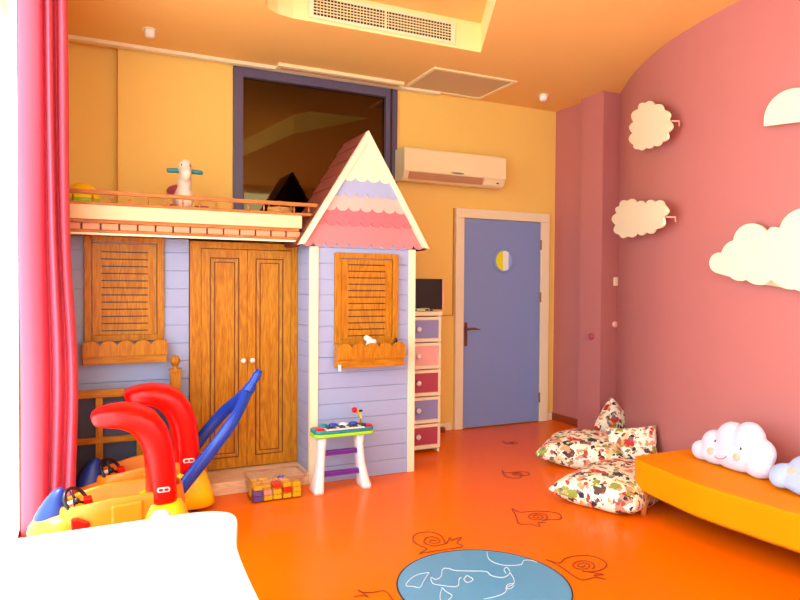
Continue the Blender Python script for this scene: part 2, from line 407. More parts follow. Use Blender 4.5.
def scal(zb, r, y0, y1, name, m):
    f = (AZ-zb)/(AZ-EZ); xl = AX-(AX-EL)*f+.012; xr = AX+(ER-AX)*f-.012
    n = max(2, round((xr-xl)/.087)); p = (xr-xl)/n; pts = []
    for i in range(n):
        for k in range(9):
            a = math.pi*k/8; pts.append((xl+p*(i+.5)-p/2*math.cos(a), zb-r*math.sin(a)))
    q = []
    for t in pts:
        if not q or abs(t[0]-q[-1][0])+abs(t[1]-q[-1][1]) > 1e-4: q.append(t)
    q += [(AX, AZ-.004)]
    MB().prism(q, y0, y1, 'Y').build(name, m, tw)
MB().prism([(EL+.035, 1.705), (ER-.035, 1.705), (AX, AZ-.01)], TY-.004, TY+.02, 'Y').build('gable_board', M['coral'], tw)
for i, (zb, m) in enumerate(((1.675, 'coral'), (1.822, 'coral_shaded'), (1.925, 'blush'), (2.025, 'lav'), (2.135, 'cream'))):
    scal(zb, .034, TY-.004-.008*(i+1), TY-.004-.008*i, 'scalloped_shingles', M[m])
for sx, ex in ((-1, EL), (1, ER)):
    a = Vector((AX, AZ+.012)); e = Vector((ex+sx*.004, EZ-.008)); dd = (e-a).normalized(); nn = Vector((-dd.y, dd.x))*(-sx)
    if nn.y > 0: nn = -nn
    inner_a = Vector((AX, AZ-.065)); inner_e = Vector((ex-sx*.040, EZ+.0))
    MB().prism([(a.x, a.y), (e.x, e.y), (inner_e.x, inner_e.y), (inner_a.x, inner_a.y)][::(1 if sx > 0 else -1)], TY-.052, TY-.004, 'Y').build('bargeboard', M['cream'], tw, bev=.002)
    # roof slope with shingle courses
    rb = MB(); n = 8
    out = Vector((dd.y, -dd.x))*(-sx)
    if out.y < 0: out = -out
    L = (e-a).length
    for i in range(n):
        p0 = a+dd*(L*i/n); p1 = a+dd*(L*(i+1)/n)
        q = [p0-out*.02, p1-out*.02, p1+out*.008, p0+out*.0]
        rb.prism([(t.x, t.y) for t in q], TY-.004, 4.76, 'Y')
    rb.build('roof_slope', M['roofred'], tw)
def louvre_window(par, x0, x1, y, z0, z1, nslat, sl0, sl1, boxpar, bx0, bx1, bz0, bz1, by, ns):
    f = .042
    MB().box(x0, x0+f, y-.03, y, z0, z1).box(x1-f, x1, y-.03, y, z0, z1).box(x0+f, x1-f, y-.03, y, z1-f*.9, z1).box(x0+f, x1-f, y-.03, y, z0, z0+f).build('window_frame', M['oak'], par, bev=.003)
    sh = MB().box(x0+f+.004, x1-f-.004, y-.016, y-.001, z0+f, z1-f-.003)
    so_ = sh.build('shutter', M['oak'], par, bev=.002)
    g = MB(); hh = (sl1-sl0)/(nslat-1)
    for i in range(nslat):
        z = sl0+hh*i
        g.box(x0+.10, x1-.10, y-.0185, y-.016, z-.004, z+.003)
    g.build('louvre_slots', M['ink_dark'], so_)
    # flower box with scalloped rail
    bx = MB().box(bx0+.003, bx1-.003, by, by+.015, bz0, bz1+.01).box(bx0+.003, bx0+.018, by+.015, y-.031, bz0, bz1+.03).box(bx1-.018, bx1-.003, by+.015, y-.031, bz0, bz1+.03).box(bx0+.018, bx1-.018, by+.015, y-.031, bz0, bz0+.015)
    bo = bx.build('flower_box', M['oak_h'], par, bev=.002)
    zt = bz1; pts = [(bx0, bz1-.055)]; p = (bx1-bx0)/ns
    pts = [(bx1, bz0+(bz1-bz0)*.45), (bx0, bz0+(bz1-bz0)*.45)]
    for i in range(ns):
        for k in range(9):
            a = math.pi*k/8; t = (bx0+p*(i+.5)-p/2*math.cos(a)*.98, bz1+.005+.03*math.sin(a)); pts.append(t)
    MB().prism(pts, by-.014, by, 'Y').build('scalloped_rail', M['oak'], bo, bev=.0015)
louvre_window(tw, 1.551, 2.035, TY, .955, 1.602, 12, 1.02, 1.52, tw, 1.54, 2.045, .805, .94, TY-.115, 5)

hs = thing('playhouse_wall', (.25, 4.7, 0), 'lavender boarded playhouse wall with louvred shutter behind the toy cars', 'playhouse wall')
s = MB(); siding(s, XL+.01, .625, WY, 0, 1.68, .122); s.box(XL+.01, .625, WY+.03, WY+.06, 0, 1.68); s.build('siding', M['lav'], hs, bev=.0015, seg=1)
louvre_window(hs, -.018, .462, WY, 1.0, 1.68, 12, 1.07, 1.58, hs, -.03, .475, .862, .975, WY-.10, 5)

lf = thing('loft_platform', (.9, 4.9, 1.68), 'raised loft platform with cream fascia, dentil moulding and low wooden railing', 'loft')
LX1 = 1.44
LY = 4.40
MB().prism([(XL+.005, LY+.03), (1.20, LY+.03), (1.20, 4.775), (2.17, 4.775), (2.17, YB-.005), (XL+.005, YB-.005)], 1.77, 1.85, 'Z').build('deck', M['cream'], lf)
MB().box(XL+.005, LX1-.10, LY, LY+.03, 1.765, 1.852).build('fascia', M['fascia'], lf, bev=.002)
MB().box(XL+.005, LX1-.12, LY+.02, WY-.002, 1.686, 1.764).build('soffit', M['oak_h'], lf)
MB().box(XL+.005, LX1-.12, LY-.006, LY+.02, 1.741, 1.764).box(XL+.005, LX1-.12, LY-.004, LY+.02, 1.684, 1.702).build('moulding', M['oak_red'], lf, bev=.003)
MB().box(XL+.005, LX1-.12, LY+.012, LY+.0195, 1.7025, 1.7405).build('dentil_backing', M['oak_dark'], lf)
x = -.235
while x < LX1-.2:
    MB().box(x, x+.093, LY+.002, LY+.0118, 1.703, 1.740).build('dentil_block', M['dentil'], lf, bev=.001, seg=1); x += .105
MB().box(XL+.005, LX1-.12, LY-.002, LY+.02, 1.670, 1.683).build('trim_strip', M['cream'], lf)
MB().box(XL+.005, LX1+.02, LY+.008, LY+.034, 1.918, 1.944).build('top_rail', M['oak_red'], lf, bev=.003)
MB().box(XL+.005, LX1+.0, LY+.004, LY+.036, 1.853, 1.872).build('bottom_rail', M['oak_red'], lf, bev=.003)
x = -.18
while x < LX1:
    MB().tube([(x, LY+.021, 1.873), (x, LY+.021, 1.88), (x, LY+.021, 1.893), (x, LY+.021, 1.908), (x, LY+.021, 1.914)], [.006, .004, .008, .004, .006]).build('baluster', M['oak_red'], lf, smooth=True); x += .105

wd = thing('wardrobe', (1.0, 4.8, 0), 'built-in oak wardrobe with two tall panelled doors', 'wardrobe')
MB().box(.629, .702, WY-.02, WY+.1, .085, 1.669).box(1.331, TX0-.002, WY-.02, WY+.1, .085, 1.669).box(.702, 1.331, WY-.02, WY+.1, 1.622, 1.669).box(.702, 1.331, WY+.02, WY+.1, .085, 1.622).build('frame', M['oak'], wd, bev=.002)
for x0, x1, kx in ((.703, 1.0155, .985), (1.0175, 1.330, 1.048)):
    dr = MB().box(x0, x1, WY-.026, WY+.0, .09, 1.619).build('door', M['oak'], wd, bev=.003)
    a0, a1, z0, z1 = x0+.056, x1-.056, .165, 1.56
    g = MB()
    for i, (q, t) in enumerate(((0, .007), (.030, .006))):
        g.box(a0+q, a0+q+t, WY-.0275, WY-.026, z0+q, z1-q).box(a1-q-t, a1-q, WY-.0275, WY-.026, z0+q, z1-q).box(a0+q+t, a1-q-t, WY-.0275, WY-.026, z1-q-t, z1-q).box(a0+q+t, a1-q-t, WY-.0275, WY-.026, z0+q, z0+q+t)
    g.build('panel_groove', M['oak_dark'], dr)
    g = MB()
    g.box(a0+.009, a0+.028, WY-.031, WY-.026, z0+.009, z1-.009).box(a1-.028, a1-.009, WY-.031, WY-.026, z0+.009, z1-.009).box(a0+.028, a1-.028, WY-.031, WY-.026, z1-.028, z1-.009).box(a0+.028, a1-.028, WY-.031, WY-.026, z0+.009, z0+.028)
    g.build('panel_moulding', M['oak'], dr, bev=.002)
    MB().lathe((kx, WY-.026, .842), [(.007, 0), (.007, -.015), (.016, -.02), (.018, -.028), (.012, -.037), (.002, -.039)], 20, 'Y').build('knob', M['plastic_white'], dr, smooth=True)
MB().box(.72, TX0-.002, 4.335, WY+.1, 0, .083).build('base_step', M['plinth'], wd, bev=.004)

# wooden fence in front of the playhouse wall
fn = thing('wooden_fence', (.2, 4.53, 0), 'low oak lattice fence with ball-topped post behind the red toy cars', 'fence')
FY = 4.53
MB().box(XL+.01, .488, FY, FY+.03, .655, .705).build('top_rail', M['oak_h'], fn, bev=.004)
MB().box(XL+.01, .488, FY+.002, FY+.028, .365, .405).build('middle_rail', M['oak_h'], fn, bev=.004)
MB().box(XL+.01, .488, FY+.002, FY+.028, .06, .10).build('bottom_rail', M['oak_h'], fn, bev=.004)
for x in (-.18, .045, .285): MB().box(x, x+.042, FY+.003, FY+.027, .10, .655).build('upright', M['oak'], fn, bev=.003)
MB().box(XL+.01, .488, FY+.06, FY+.075, 0, .655).build('dark_opening_sheet', M['opening_dark'], fn)  # dark sheet standing in for the unlit opening behind the fence
pp = MB().box(.490, .555, FY-.018, FY+.047, 0, .80).build('post', M['oak'], fn, bev=.004)
MB().box(.483, .562, FY-.025, FY+.054, .80, .815).lathe((.5225, FY+.0145, .815), [(.022, 0), (.016, .01), (.012, .018), (.022, .028), (.032, .05), (.031, .066), (.02, .084), (.002, .092)]).build('ball_finial', M['oak'], pp, smooth=False, bev=.001)

# ------------------------------------------------------------------ chest of drawers
ch = thing('drawer_tower', (2.42, 5.0, 0), 'narrow cream chest of five coloured drawers beside the playhouse tower', 'drawers')
CY = 4.76; X0, X1 = 2.195, 2.645
MB().box(X0, X0+.018, CY+.018, 5.3, 0, 1.13).box(X1-.018, X1, CY+.018, 5.3, 0, 1.13).box(X0+.018, X1-.018, 5.28, 5.3, 0, 1.13).box(X0+.018, X1-.018, CY+.03, 5.28, .025, .04).build('carcass', M['cream'], ch, bev=.002)
MB().box(X0-.004, X1+.006, CY-.006, 5.3, 1.131, 1.165).build('top', M['cream'], ch, bev=.003)
zs = [.035, .243, .467, .69, .912, 1.126]
for i, m in enumerate(('rose', 'violet', 'rose', 'blush', 'violet')):
    z0, z1 = zs[i]+.004, zs[i+1]-.004
    dw = MB().box(X0+.002, X0+.024, CY, CY+.018, z0, z1).box(X1-.024, X1-.002, CY, CY+.018, z0, z1).box(X0+.024, X1-.024, CY, CY+.018, z1-.026, z1).box(X0+.024, X1-.024, CY, CY+.018, z0, z0+.03).box(X0+.024, X1-.024, CY+.012, CY+.018, z0+.03, z1-.026).build('drawer', M['cream'], ch, bev=.002)
    MB().box(X0+.025, X1-.025, CY+.006, CY+.0118, z0+.031, z1-.027).build('drawer_panel', M[m], dw)
    MB().lathe((2.43, CY+.006, (z0+z1)/2+.004), [(.008, 0), (.008, -.015), (.02, -.022), (.022, -.03), (.014, -.038), (.002, -.04)], 20, 'Y').build('knob', M['plastic_white'], dw, smooth=True)
mn = thing('small_monitor', (2.5, 4.93, 1.165), 'small black screen standing on top of the cream chest of drawers', 'monitor')
MB().box(2.30, 2.702, 4.85, 4.875, 1.178, 1.435).build('screen', M['black'], mn, bev=.003)
MB().box(2.703, 2.716, 4.85, 4.875, 1.178, 1.435).build('side_bezel', M['blush'], mn, bev=.002)
MB().box(2.40, 2.60, 4.82, 4.93, 1.166, 1.177).build('base', M['black'], mn, bev=.003)
gc = thing('game_controller', (2.47, 4.79, 1.166), 'small pale green toy gadget in front of the black screen', 'toy')
MB().prism(rrect(2.38, 2.545, 4.772, 4.81, .012), 1.168, 1.192, 'Z').build('body', mat('pale_green_plastic', (200, 210, 160), .4), gc, bev=.004)
for x in (2.41, 2.46, 2.51): MB().lathe((x, 4.79, 1.192), [(.009, 0), (.009, .008), (.004, .012)], 12).build('button', M['black'], gc)
for x in (2.39, 2.50): MB().box(x, x+.03, 4.768, 4.772, 1.172, 1.186).build('side_panel', M['black'], gc)

# ochre strip on the wall stands in for the door casing's shadow
tag = props(MB().box(3.150, 3.158, YB-.012, YB, 1.10, 2.12).box(3.00, 3.158, YB-.012, YB, 1.092, 1.10).build('casing_shadow_strip', mat('ochre_casing_shadow', (200, 130, 60), .6), loc=(3.15, YB, 1.1)), 'thin ochre strip for the door casing shadow on the apricot wall', 'painted shadow')

# ------------------------------------------------------------------ air conditioner
ac = thing('air_conditioner', (3.05, YB, 2.3), 'cream wall-mounted air conditioner above the blue door', 'air conditioner')
a0, a1, yf = 2.525, 3.60, 5.235
prof = [(YB, 2.325), (YB, 2.605), (yf+.05, 2.612), (yf+.01, 2.600), (yf, 2.56), (yf, 2.40), (yf+.035, 2.335), (yf+.07, 2.315)]
MB().prism(prof, a0, a1, 'X').build('housing', M['acw'], ac, bev=.008, seg=3)
MB().box(a0+.012, a1-.008, yf-.006, yf+.003, 2.392, 2.578).build('front_panel', M['acw'], ac, bev=.003)
MB().prism([(yf-.003, 2.384), (yf+.029, 2.327), (yf+.04, 2.332), (yf+.008, 2.389)], a0+.05, a1-.25, 'X').build('outlet_flap', M['acw2'], ac, bev=.002)
MB().prism([(yf-.001, 2.383), (yf+.030, 2.330), (yf+.04, 2.335), (yf+.009, 2.388)], a1-.235, a1-.04, 'X').build('display_strip', M['acw'], ac, bev=.002)
MB().prism([((a0+a1)/2+.07*math.cos(2*math.pi*k/16), 2.408+.008*math.sin(2*math.pi*k/16)) for k in range(16)], yf-.009, yf-.006, 'Y').build('badge', M['grey'], ac)
MB().box(a1-.10, a1-.075, yf+.012, yf+.018, 2.345, 2.356).build('indicator', M['black'], ac)

# ------------------------------------------------------------------ ceiling fittings
vt = thing('air_vent', (1.94, 4.345, CZ+.1), 'long white air vent grille in the edge of the ceiling recess', 'vent')
vx0, vx1, vz0, vz1 = 1.36, 2.505, CZ+.018, CZ+.185
vy = 4.342
MB().box(vx0, vx1, vy-.012, vy-.002, vz0, vz0+.022).box(vx0, vx1, vy-.012, vy-.002, vz1-.022, vz1).box(vx0, vx0+.035, vy-.012, vy-.002, vz0+.022, vz1-.022).box(vx1-.035, vx1, vy-.012, vy-.002, vz0+.022, vz1-.022).box(1.925, 1.94, vy-.012, vy-.002, vz0+.022, vz1-.022).build('frame', M['cream'], vt, bev=.002)
MB().box(vx0+.03, vx1-.03, vy-.0035, vy-.0015, vz0+.02, vz1-.02).build('backing', M['black'], vt)
g = MB()
for i in range(1, 6): z = vz0+.022+(vz1-vz0-.044)*i/6; g.box(vx0+.035, vx1-.035, vy-.011, vy-.0045, z-.003, z+.003)
for i in range(1, 44): x = vx0+.035+(vx1-vx0-.07)*i/44; g.box(x-.002, x+.002, vy-.009, vy-.004, vz0+.02, vz1-.02)
g.build('louvres', M['acw'], vt)
hp = thing('ceiling_grille', (2.98, 5.1, CZ), 'grey mesh return grille panel set in the ceiling near the far wall', 'ceiling panel')
q = [(2.571, 4.79), (3.400, 4.79), (3.392, 5.385), (2.578, 5.385)]
def inset(q, d):
    return [(q[0][0]+d, q[0][1]+d), (q[1][0]-d, q[1][1]+d), (q[2][0]-d, q[2][1]-d), (q[3][0]+d, q[3][1]-d)]
qi = inset(q, .03); f = MB()
for i in range(4):
    j = (i+1) % 4; f.prism([q[i], q[j], qi[j], qi[i]], CZ-.014, CZ-.001, 'Z')
f.build('frame', M['acw'], hp)
MB().prism(inset(q, .032), CZ-.008, CZ-.001, 'Z').build('mesh_panel', M['mesh'], hp)
cl = thing('linear_ceiling_diffuser', (1.97, 5.3, CZ), 'long slim cream linear diffuser on the ceiling above the dark window', 'ceiling diffuser')
MB().box(1.40, 2.53, 5.255, 5.355, CZ-.03, CZ-.001).build('housing', M['acw'], cl, bev=.004)
MB().box(1.43, 2.50, 5.29, 5.30, CZ-.034, CZ-.03).box(1.43, 2.50, 5.315, 5.325, CZ-.034, CZ-.03).build('slot', M['acw2'], cl)
for (x, y, lab, tilt) in ((.405, 5.00, 'small white ceiling spotlight near the pink curtain', 1), (3.865, 5.03, 'small white ceiling spotlight above the blue door', 0)):
    sp = thing('ceiling_spotlight', (x, y, CZ), lab, 'spotlight')
    MB().lathe((x, y, CZ), [(.052, -.001), (.054, -.008), (.045, -.012), (.04, -.002)], 28).build('ring', M['acw'], sp, smooth=True)
    MB().lathe((x, y, CZ), [(.038, -.002), (.04, -.02), (.036, -.045), (.026, -.056), (.004, -.058)], 28).build('lamp_head', M['plastic_white'], sp, smooth=True)
# small boxes on the plum corner
props(MB().box(4.425, 4.475, 4.663, 4.679, 1.39, 1.47).build('wall_switch', M['cream'], loc=(4.495, 4.68, 1.39), bev=.003), 'cream switch plate on the plum pilaster beside the curved wall', 'switch')
props(MB().lathe((4.447, 4.678, 1.03), [(.03, 0), (.03, -.01), (.02, -.022), (.004, -.024)], 20, 'Y').build('doorbell_button', M['blush'], loc=(4.475, 4.68, 1.03)), 'small round pale knob low in the corner by the curved wall', 'knob')
props(MB().lathe((4.275, 4.79, .915), [(.03, 0), (.03, -.012), (.018, -.03), (.003, -.034)], 20, 'X').build('wall_bumper', M['rose'], loc=(4.28, 4.79, .9)), 'small round mauve wall bumper on the plum pilaster', 'wall bumper')
props(MB().box(2.96, 2.985, YB-.035, YB-.012, 0, .05).lathe((3.02, 5.40, .0), [(.03, 0), (.03, .03), (.02, .045), (.004, .05)], 16).build('door_stop', M['brownb'], loc=(2.97, 5.43, 0)), 'small brown door stop on the floor left of the door', 'door stop')

# ------------------------------------------------------------------ wooden clouds on the curved wall
def wall_hit(px, py):
    v = ray(px, py); best = None
    for i in range(len(wc)-1):
        p, q = wc[i], wc[i+1]; e = q-p
        det = v.x*(-e.y)+v.y*e.x
        if abs(det) < 1e-9: continue
        t = (p.x*(-e.y)+p.y*e.x)/det
        hx, hy = v.x*t, v.y*t
        s_ = ((hx-p.x)*e.x+(hy-p.y)*e.y)/e.length_squared
        if -.01 <= s_ <= 1.01 and t > 0 and (best is None or t < best[0]): best = (t, e.normalized())
    return EYE+v*best[0], best[1]
def wall_board(name, c, outline, gap, label, cat, pegs, mirror=None):
    """flat board parallel to the wall at pixel c; outline traced on that plane"""
    p, t = wall_hit(*c); u = Vector((t.x, t.y, 0)); n = Vector((t.y, -t.x, 0))
    if n.dot(EYE-p) < 0: n = -n
    o = p+n*gap; pts = []
    for q in outline:
        w_ = on_plane(q[0], q[1], o, n)-o; pts.append((w_.dot(u), w_.z))
    if mirror: pts = mirror(pts)
    T = thing(name, p, label, cat)
    MB().prism(pts, -.0, .016, fr=(o, u, Vector((0, 0, 1)), n)).build('board', M['cloudw'], T, bev=.003)
    for px, py in pegs:
        w_ = on_plane(px, py, o, n)-o; a, z = w_.dot(u), w_.z
        b = o+u*a+Vector((0, 0, z))
        MB().tube([b, b-n*(gap*.9), b-n*(gap*.95)-Vector((0, 0, .035))], [.006, .006, .006], 10).build('peg', M['blush'], T, smooth=True)
    return T
def bumps(centres, base=None): return centres
def arcs(pts, n=6, bulge=.32):
    """scalloped outline through the cusp points"""
    out = []
    for i in range(len(pts)):
        a = Vector(pts[i]); b = Vector(pts[(i+1) % len(pts)]); d_ = b-a; nn = Vector((d_.y, -d_.x))
        for k in range(n):
            s_ = k/n; out.append(tuple(a+d_*s_+nn*bulge*4*s_*(1-s_)))
    return out
A = arcs([(640, 109), (647, 103), (656, 105), (665, 110), (670, 120), (669, 133), (663, 142), (655, 145), (647, 147), (640, 149), (635, 145), (634, 133), (635, 122)], bulge=.34)
wall_board('wall_cloud', (653, 126), A, .07, 'upper small cream cloud board on the curved plum wall', 'wall decoration', [(655, 122), (640, 128), (670, 121)])
B = arcs([(621, 206), (629, 201), (638, 203), (647, 205), (657, 202), (666, 205), (665, 217), (657, 229), (648, 232), (638, 232), (629, 236), (621, 235), (617, 225), (618, 213)], bulge=.36)
wall_board('wall_cloud', (646, 218), B, .07, 'lower small cream cloud board on the curved wall near pilaster', 'wall decoration', [(650, 216), (630, 221), (666, 217)])
Cc = arcs([(722, 275), (715, 256), (724, 253), (738, 241), (737, 230), (770, 228), (784, 226), (783, 222), (820, 215), (842, 224), (868, 262), (848, 290), (814, 288), (773, 280), (746, 278), (731, 272)], bulge=-.0)
cl_pts = [(722, 274, 727, 276)]
big = []
def circ(cx, cy, r, a0, a1, n=10, ry=None):
    ry = ry or r
    return [(cx+r*math.cos(R(a0+(a1-a0)*k/n)), cy-ry*math.sin(R(a0+(a1-a0)*k/n))) for k in range(n+1)]
big += circ(721, 263, 10.0, 262, 78, ry=10.4)      # small left lobe
big += circ(739, 256, 16, 160, 100, 6)
big += circ(753.5, 242, 18.5, 175, 35)
big += circ(776, 238, 11, 110, 60, 5)
big += circ(808, 236, 28, 150, 40)
big += circ(840, 256, 26, 80, -60)
big += circ(812, 268, 27, -40, -90, 6)
big += circ(794, 262, 27.5, -85, -140, 8)
big += circ(762, 264, 21, -50, -130, 8)
big += circ(742, 267, 14, -60, -135, 6)
wall_board('wall_cloud', (770, 250), big, .045, 'large cream cloud board at the right on the curved wall', 'wall decoration', [(770, 250), (740, 262), (805, 250)])
half = [(765.5, 126.5)]+circ(801, 122, 35.5, 172, 8, 18, ry=34)+[(838, 117.5)]
wall_board('wall_half_disc', (795, 105), half, .045, 'cream half-disc board high on the curved wall above the big cloud', 'wall decoration', [(790, 108), (815, 106)])

# ------------------------------------------------------------------ bench
FR = [(3.10, 3.06), (3.03, 2.98), (2.985, 2.75), (2.95, 2.48), (2.965, 2.2), (2.985, 1.95), (3.03, 1.6), (3.10, 1.2), (3.2, .8)]
BK = [(3.63, 3.06), (3.60, 2.75), (3.58, 2.48), (3.57, 2.2), (3.57, 1.95), (3.59, 1.6), (3.62, 1.2), (3.66, .8)]
fr_ = [(p.x, p.y) for p in catmull([(a_, b_, 0) for a_, b_ in FR], 5)]; bk_ = [(p.x, p.y) for p in catmull([(a_, b_, 0) for a_, b_ in BK], 5)]
bn = thing('curved_bench', (3.3, 2, 0), 'long low marigold upholstered bench following the curved plum wall', 'bench')
MB().prism(fr_+bk_[::-1], .146, .322, 'Z').build('cushion', M['bench'], bn, bev=.028, seg=4)
MB().prism([(a_+(.03 if i else .0), b_) for i, (a_, b_) in enumerate(fr_)]+bk_[::-1], .132, .1455, 'Z').build('base_board', M['oak_h'], bn)
for (x, y) in ((3.035, 2.93), (3.56, 2.95), (3.03, 1.5), (3.54, 1.5), (3.24, .9), (3.62, .9)):
    MB().tube([(x, y, .1315), (x, y, 0)], [.020, .018], 16).build('leg', M['bench_leg'], bn, smooth=True)

# ------------------------------------------------------------------ patterned floor cushions
def pillow(w, h, t, n=26, ear=.10, sag=0.0):
    mb = MB(); vs = {}
    for side in (1, -1):
        for i in range(n+1):
            for j in range(n+1):
                u, v = -1+2*i/n, -1+2*j/n
                edge = i in (0, n) or j in (0, n)
                if edge and side == -1: vs[side, i, j] = vs[1, i, j]; continue
                pin = 1-ear*(1-abs(v)**2.2)*(abs(u)**6); pin2 = 1-ear*(1-abs(u)**2.2)*(abs(v)**6)
                x = u*w/2*pin; y = v*h/2*pin2
                z = side*t/2*((1-u**2)**.42)*((1-v**2)**.42)
                wr = .012*noise.noise(Vector((x*7, y*7, side*3.1)))*(1 if not edge else .5)
                z += wr
                vs[side, i, j] = mb.bm.verts.new((x, y, z))
    for side in (1, -1):
        for i in range(n):
            for j in range(n):
                f = [vs[side, i, j], vs[side, i+1, j], vs[side, i+1, j+1], vs[side, i, j+1]]
                try: mb.bm.faces.new(f if side == 1 else f[::-1])
                except ValueError: pass
    return mb
def cushion(loc, rot, size, label):
    mb = pillow(*size)
    o = mb.build('floor_cushion', M['patch'], smooth=True)
    o.location = loc; o.rotation_euler = rot
    props(o, label, 'cushion', 'patterned floor cushions')
    o.modifiers.new('sub', 'SUBSURF').render_levels = 1
    return o
def eul(*ms):
    m = Matrix.Identity(3)
    for ax, a in ms: m = m @ Matrix.Rotation(R(a), 3, ax)
    return m.to_euler()
cushion((3.54, 4.00, .105), eul(('Z', 38)), (.69, .68, .27), 'patterned floor cushion lying flat at the back, nearest the door')
cushion((3.14, 3.24, .09), eul(('Z', 22)), (.88, .58, .25), 'patterned floor cushion lying flat in front, reaching under the bench')
cushion((4.15, 4.38, .185), eul(('Z', 6), ('X', 76), ('Z', 42)), (.38, .29, .18), 'patterned floor cushion standing on its corner against the wall')
cushion((3.68, 3.66, .145), eul(('Z', -48), ('X', 70), ('Z', 8)), (.38, .40, .19), 'patterned floor cushion propped upright between the wall and bench')

# ------------------------------------------------------------------ plush clouds on the bench
def plush(name, base, udir, lean, blobs, m, label, thick=.07, extra=None):
    u = Vector(udir).normalized(); n = Vector((-u.y, u.x, 0))
    if n.dot(EYE-Vector(base)) < 0: n = -n
    up = (Vector((0, 0, 1))*math.cos(lean)-n*math.sin(lean)).normalized(); nf = n*math.cos(lean)+Vector((0, 0, 1))*math.sin(lean)
    T = thing(name, base, label, 'plush cushion')
    rot = Matrix((u, nf, up)).transposed()
    mb = MB(); B0 = Vector(base)
    for (a, z, rx, rz, ry) in blobs: mb.ell(B0+u*a+up*z+nf*.0, (rx, ry, rz), rot)
    mb.build('body', m, T, remesh=.008, smooth=True)
    if extra: extra(T, B0, u, up, nf)
    return T
def surf(blobs, a, z):
    d_ = 0
    for (a0_, z0_, rx, rz, ry) in blobs:
        q = 1-((a-a0_)/rx)**2-((z-z0_)/rz)**2
        if q > 0: d_ = max(d_, ry*math.sqrt(q))
    return d_
def feature(blobs, B0, u, up, nf, px_, py_):
    """point of the plush surface seen at a pixel of the photograph"""
    d_ = .06
    for it in range(4):
        w_ = on_plane(px_, py_, B0+nf*d_, nf)-B0; a, z = w_.dot(u), w_.dot(up); d_ = surf(blobs, a, z)
    return B0+u*a+up*z+nf*(d_-.004), a, z
b0 = on_floor(692, 457, .325); b1 = on_floor(769, 482, .325)
ud = (b1-b0); k = ud.length/.44
BL = [(a*k, z*1.1, rx*k, rz*1.1, ry) for a, z, rx, rz, ry in (
    (.055, .055, .06, .055, .05), (.12, .11, .07, .075, .06), (.21, .155, .085, .095, .065), (.30, .165, .085, .105, .065), (.375, .12, .07, .08, .06), (.375, .06, .075, .062, .06), (.25, .08, .16, .08, .065), (.13, .055, .09, .055, .06))]
def face(T, B0, u, up, nf):
    rot = Matrix((u, nf, up)).transposed()
    for p in ((715, 441), (740.5, 448.5)): MB().ell(feature(BL, B0, u, up, nf, *p)[0], (.007, .007, .010), rot, 12).build('eye', M['black'], T, smooth=True)
    for p in ((710, 451), (736, 457)): MB().ell(feature(BL, B0, u, up, nf, *p)[0], (.026, .010, .022), rot, 16).build('cheek', M['peach'], T, smooth=True)
    pts = [feature(BL, B0, u, up, nf, 720.5+6*math.cos(R(t)), 455-4*math.sin(R(t)))[0]+nf*.005 for t in range(190, 351, 16)]
    MB().tube(pts, .0022, 6).build('smile', M['rose'], T, smooth=True)
plush('cloud_cushion', b0, ud, R(14), BL, M['plush_w'], 'white smiling cloud plush cushion leaning on the wall at bench end', extra=face)
b2 = on_floor(768, 486, .325)+Vector((-.02, 0, .012)); ud2 = Vector((-.03, -.5, 0))
BL2 = [(a*1.25, z*1.3, rx*1.25, rz*1.3, ry) for a, z, rx, rz, ry in ((.05, .06, .06, .055, .05), (.13, .11, .08, .07, .055), (.22, .13, .09, .085, .06), (.32, .12, .08, .08, .06), (.18, .06, .15, .06, .055), (.40, .07, .06, .06, .05))]
def cheek2(T, B0, u, up, nf):
    rot = Matrix((u, nf, up)).transposed()
    MB().ell(feature(BL2, B0, u, up, nf, 793, 471)[0], (.036, .010, .022), rot, 16).build('cheek', M['peach'], T, smooth=True)
plush('cloud_cushion', b2, ud2, R(42), BL2, M['plush_b'], 'pale blue cloud plush cushion lying at the right edge of the bench', extra=cheek2)

# ------------------------------------------------------------------ floor inlays
def curve_mesh(name, paths, r, m, parent=None, loc=None):
    mb = MB()
    for p in paths:
        pts = [Vector((q[0], q[1], .0022)) for q in p]
        rings = []
        for i, q in enumerate(pts):
            t = (pts[min(i+1, len(pts)-1)]-pts[max(i-1, 0)]); t.normalize(); u = Vector((-t.y, t.x, 0))*r
            rings.append([q-u, q+u, q+u+Vector((0, 0, .0015)), q-u+Vector((0, 0, .0015))])
        mb.loft(rings)
    return mb.build(name, m, parent, loc=loc)
gb = thing('globe_inlay', (1.642, 2.538, 0), 'round blue world map inlay set in the orange floor', 'floor inlay')
MB().lathe((1.642, 2.538, 0), [(.394, .0005), (.394, .002)], 96).build('sea_disc', M['globe'], gb)
g = MB(); g.lathe((1.642, 2.538, 0), [(.394, .0005), (.394, .003), (.401, .003), (.401, .0005), (.394, .0005)], 96); g.build('dark_rim', M['ink_dark'], gb)
def px(pts, sm=5, cl=False):
    P = [on_floor(x_, y_) for x_, y_ in pts]; return catmull([(p.x, p.y, 0) for p in P], sm, cl)
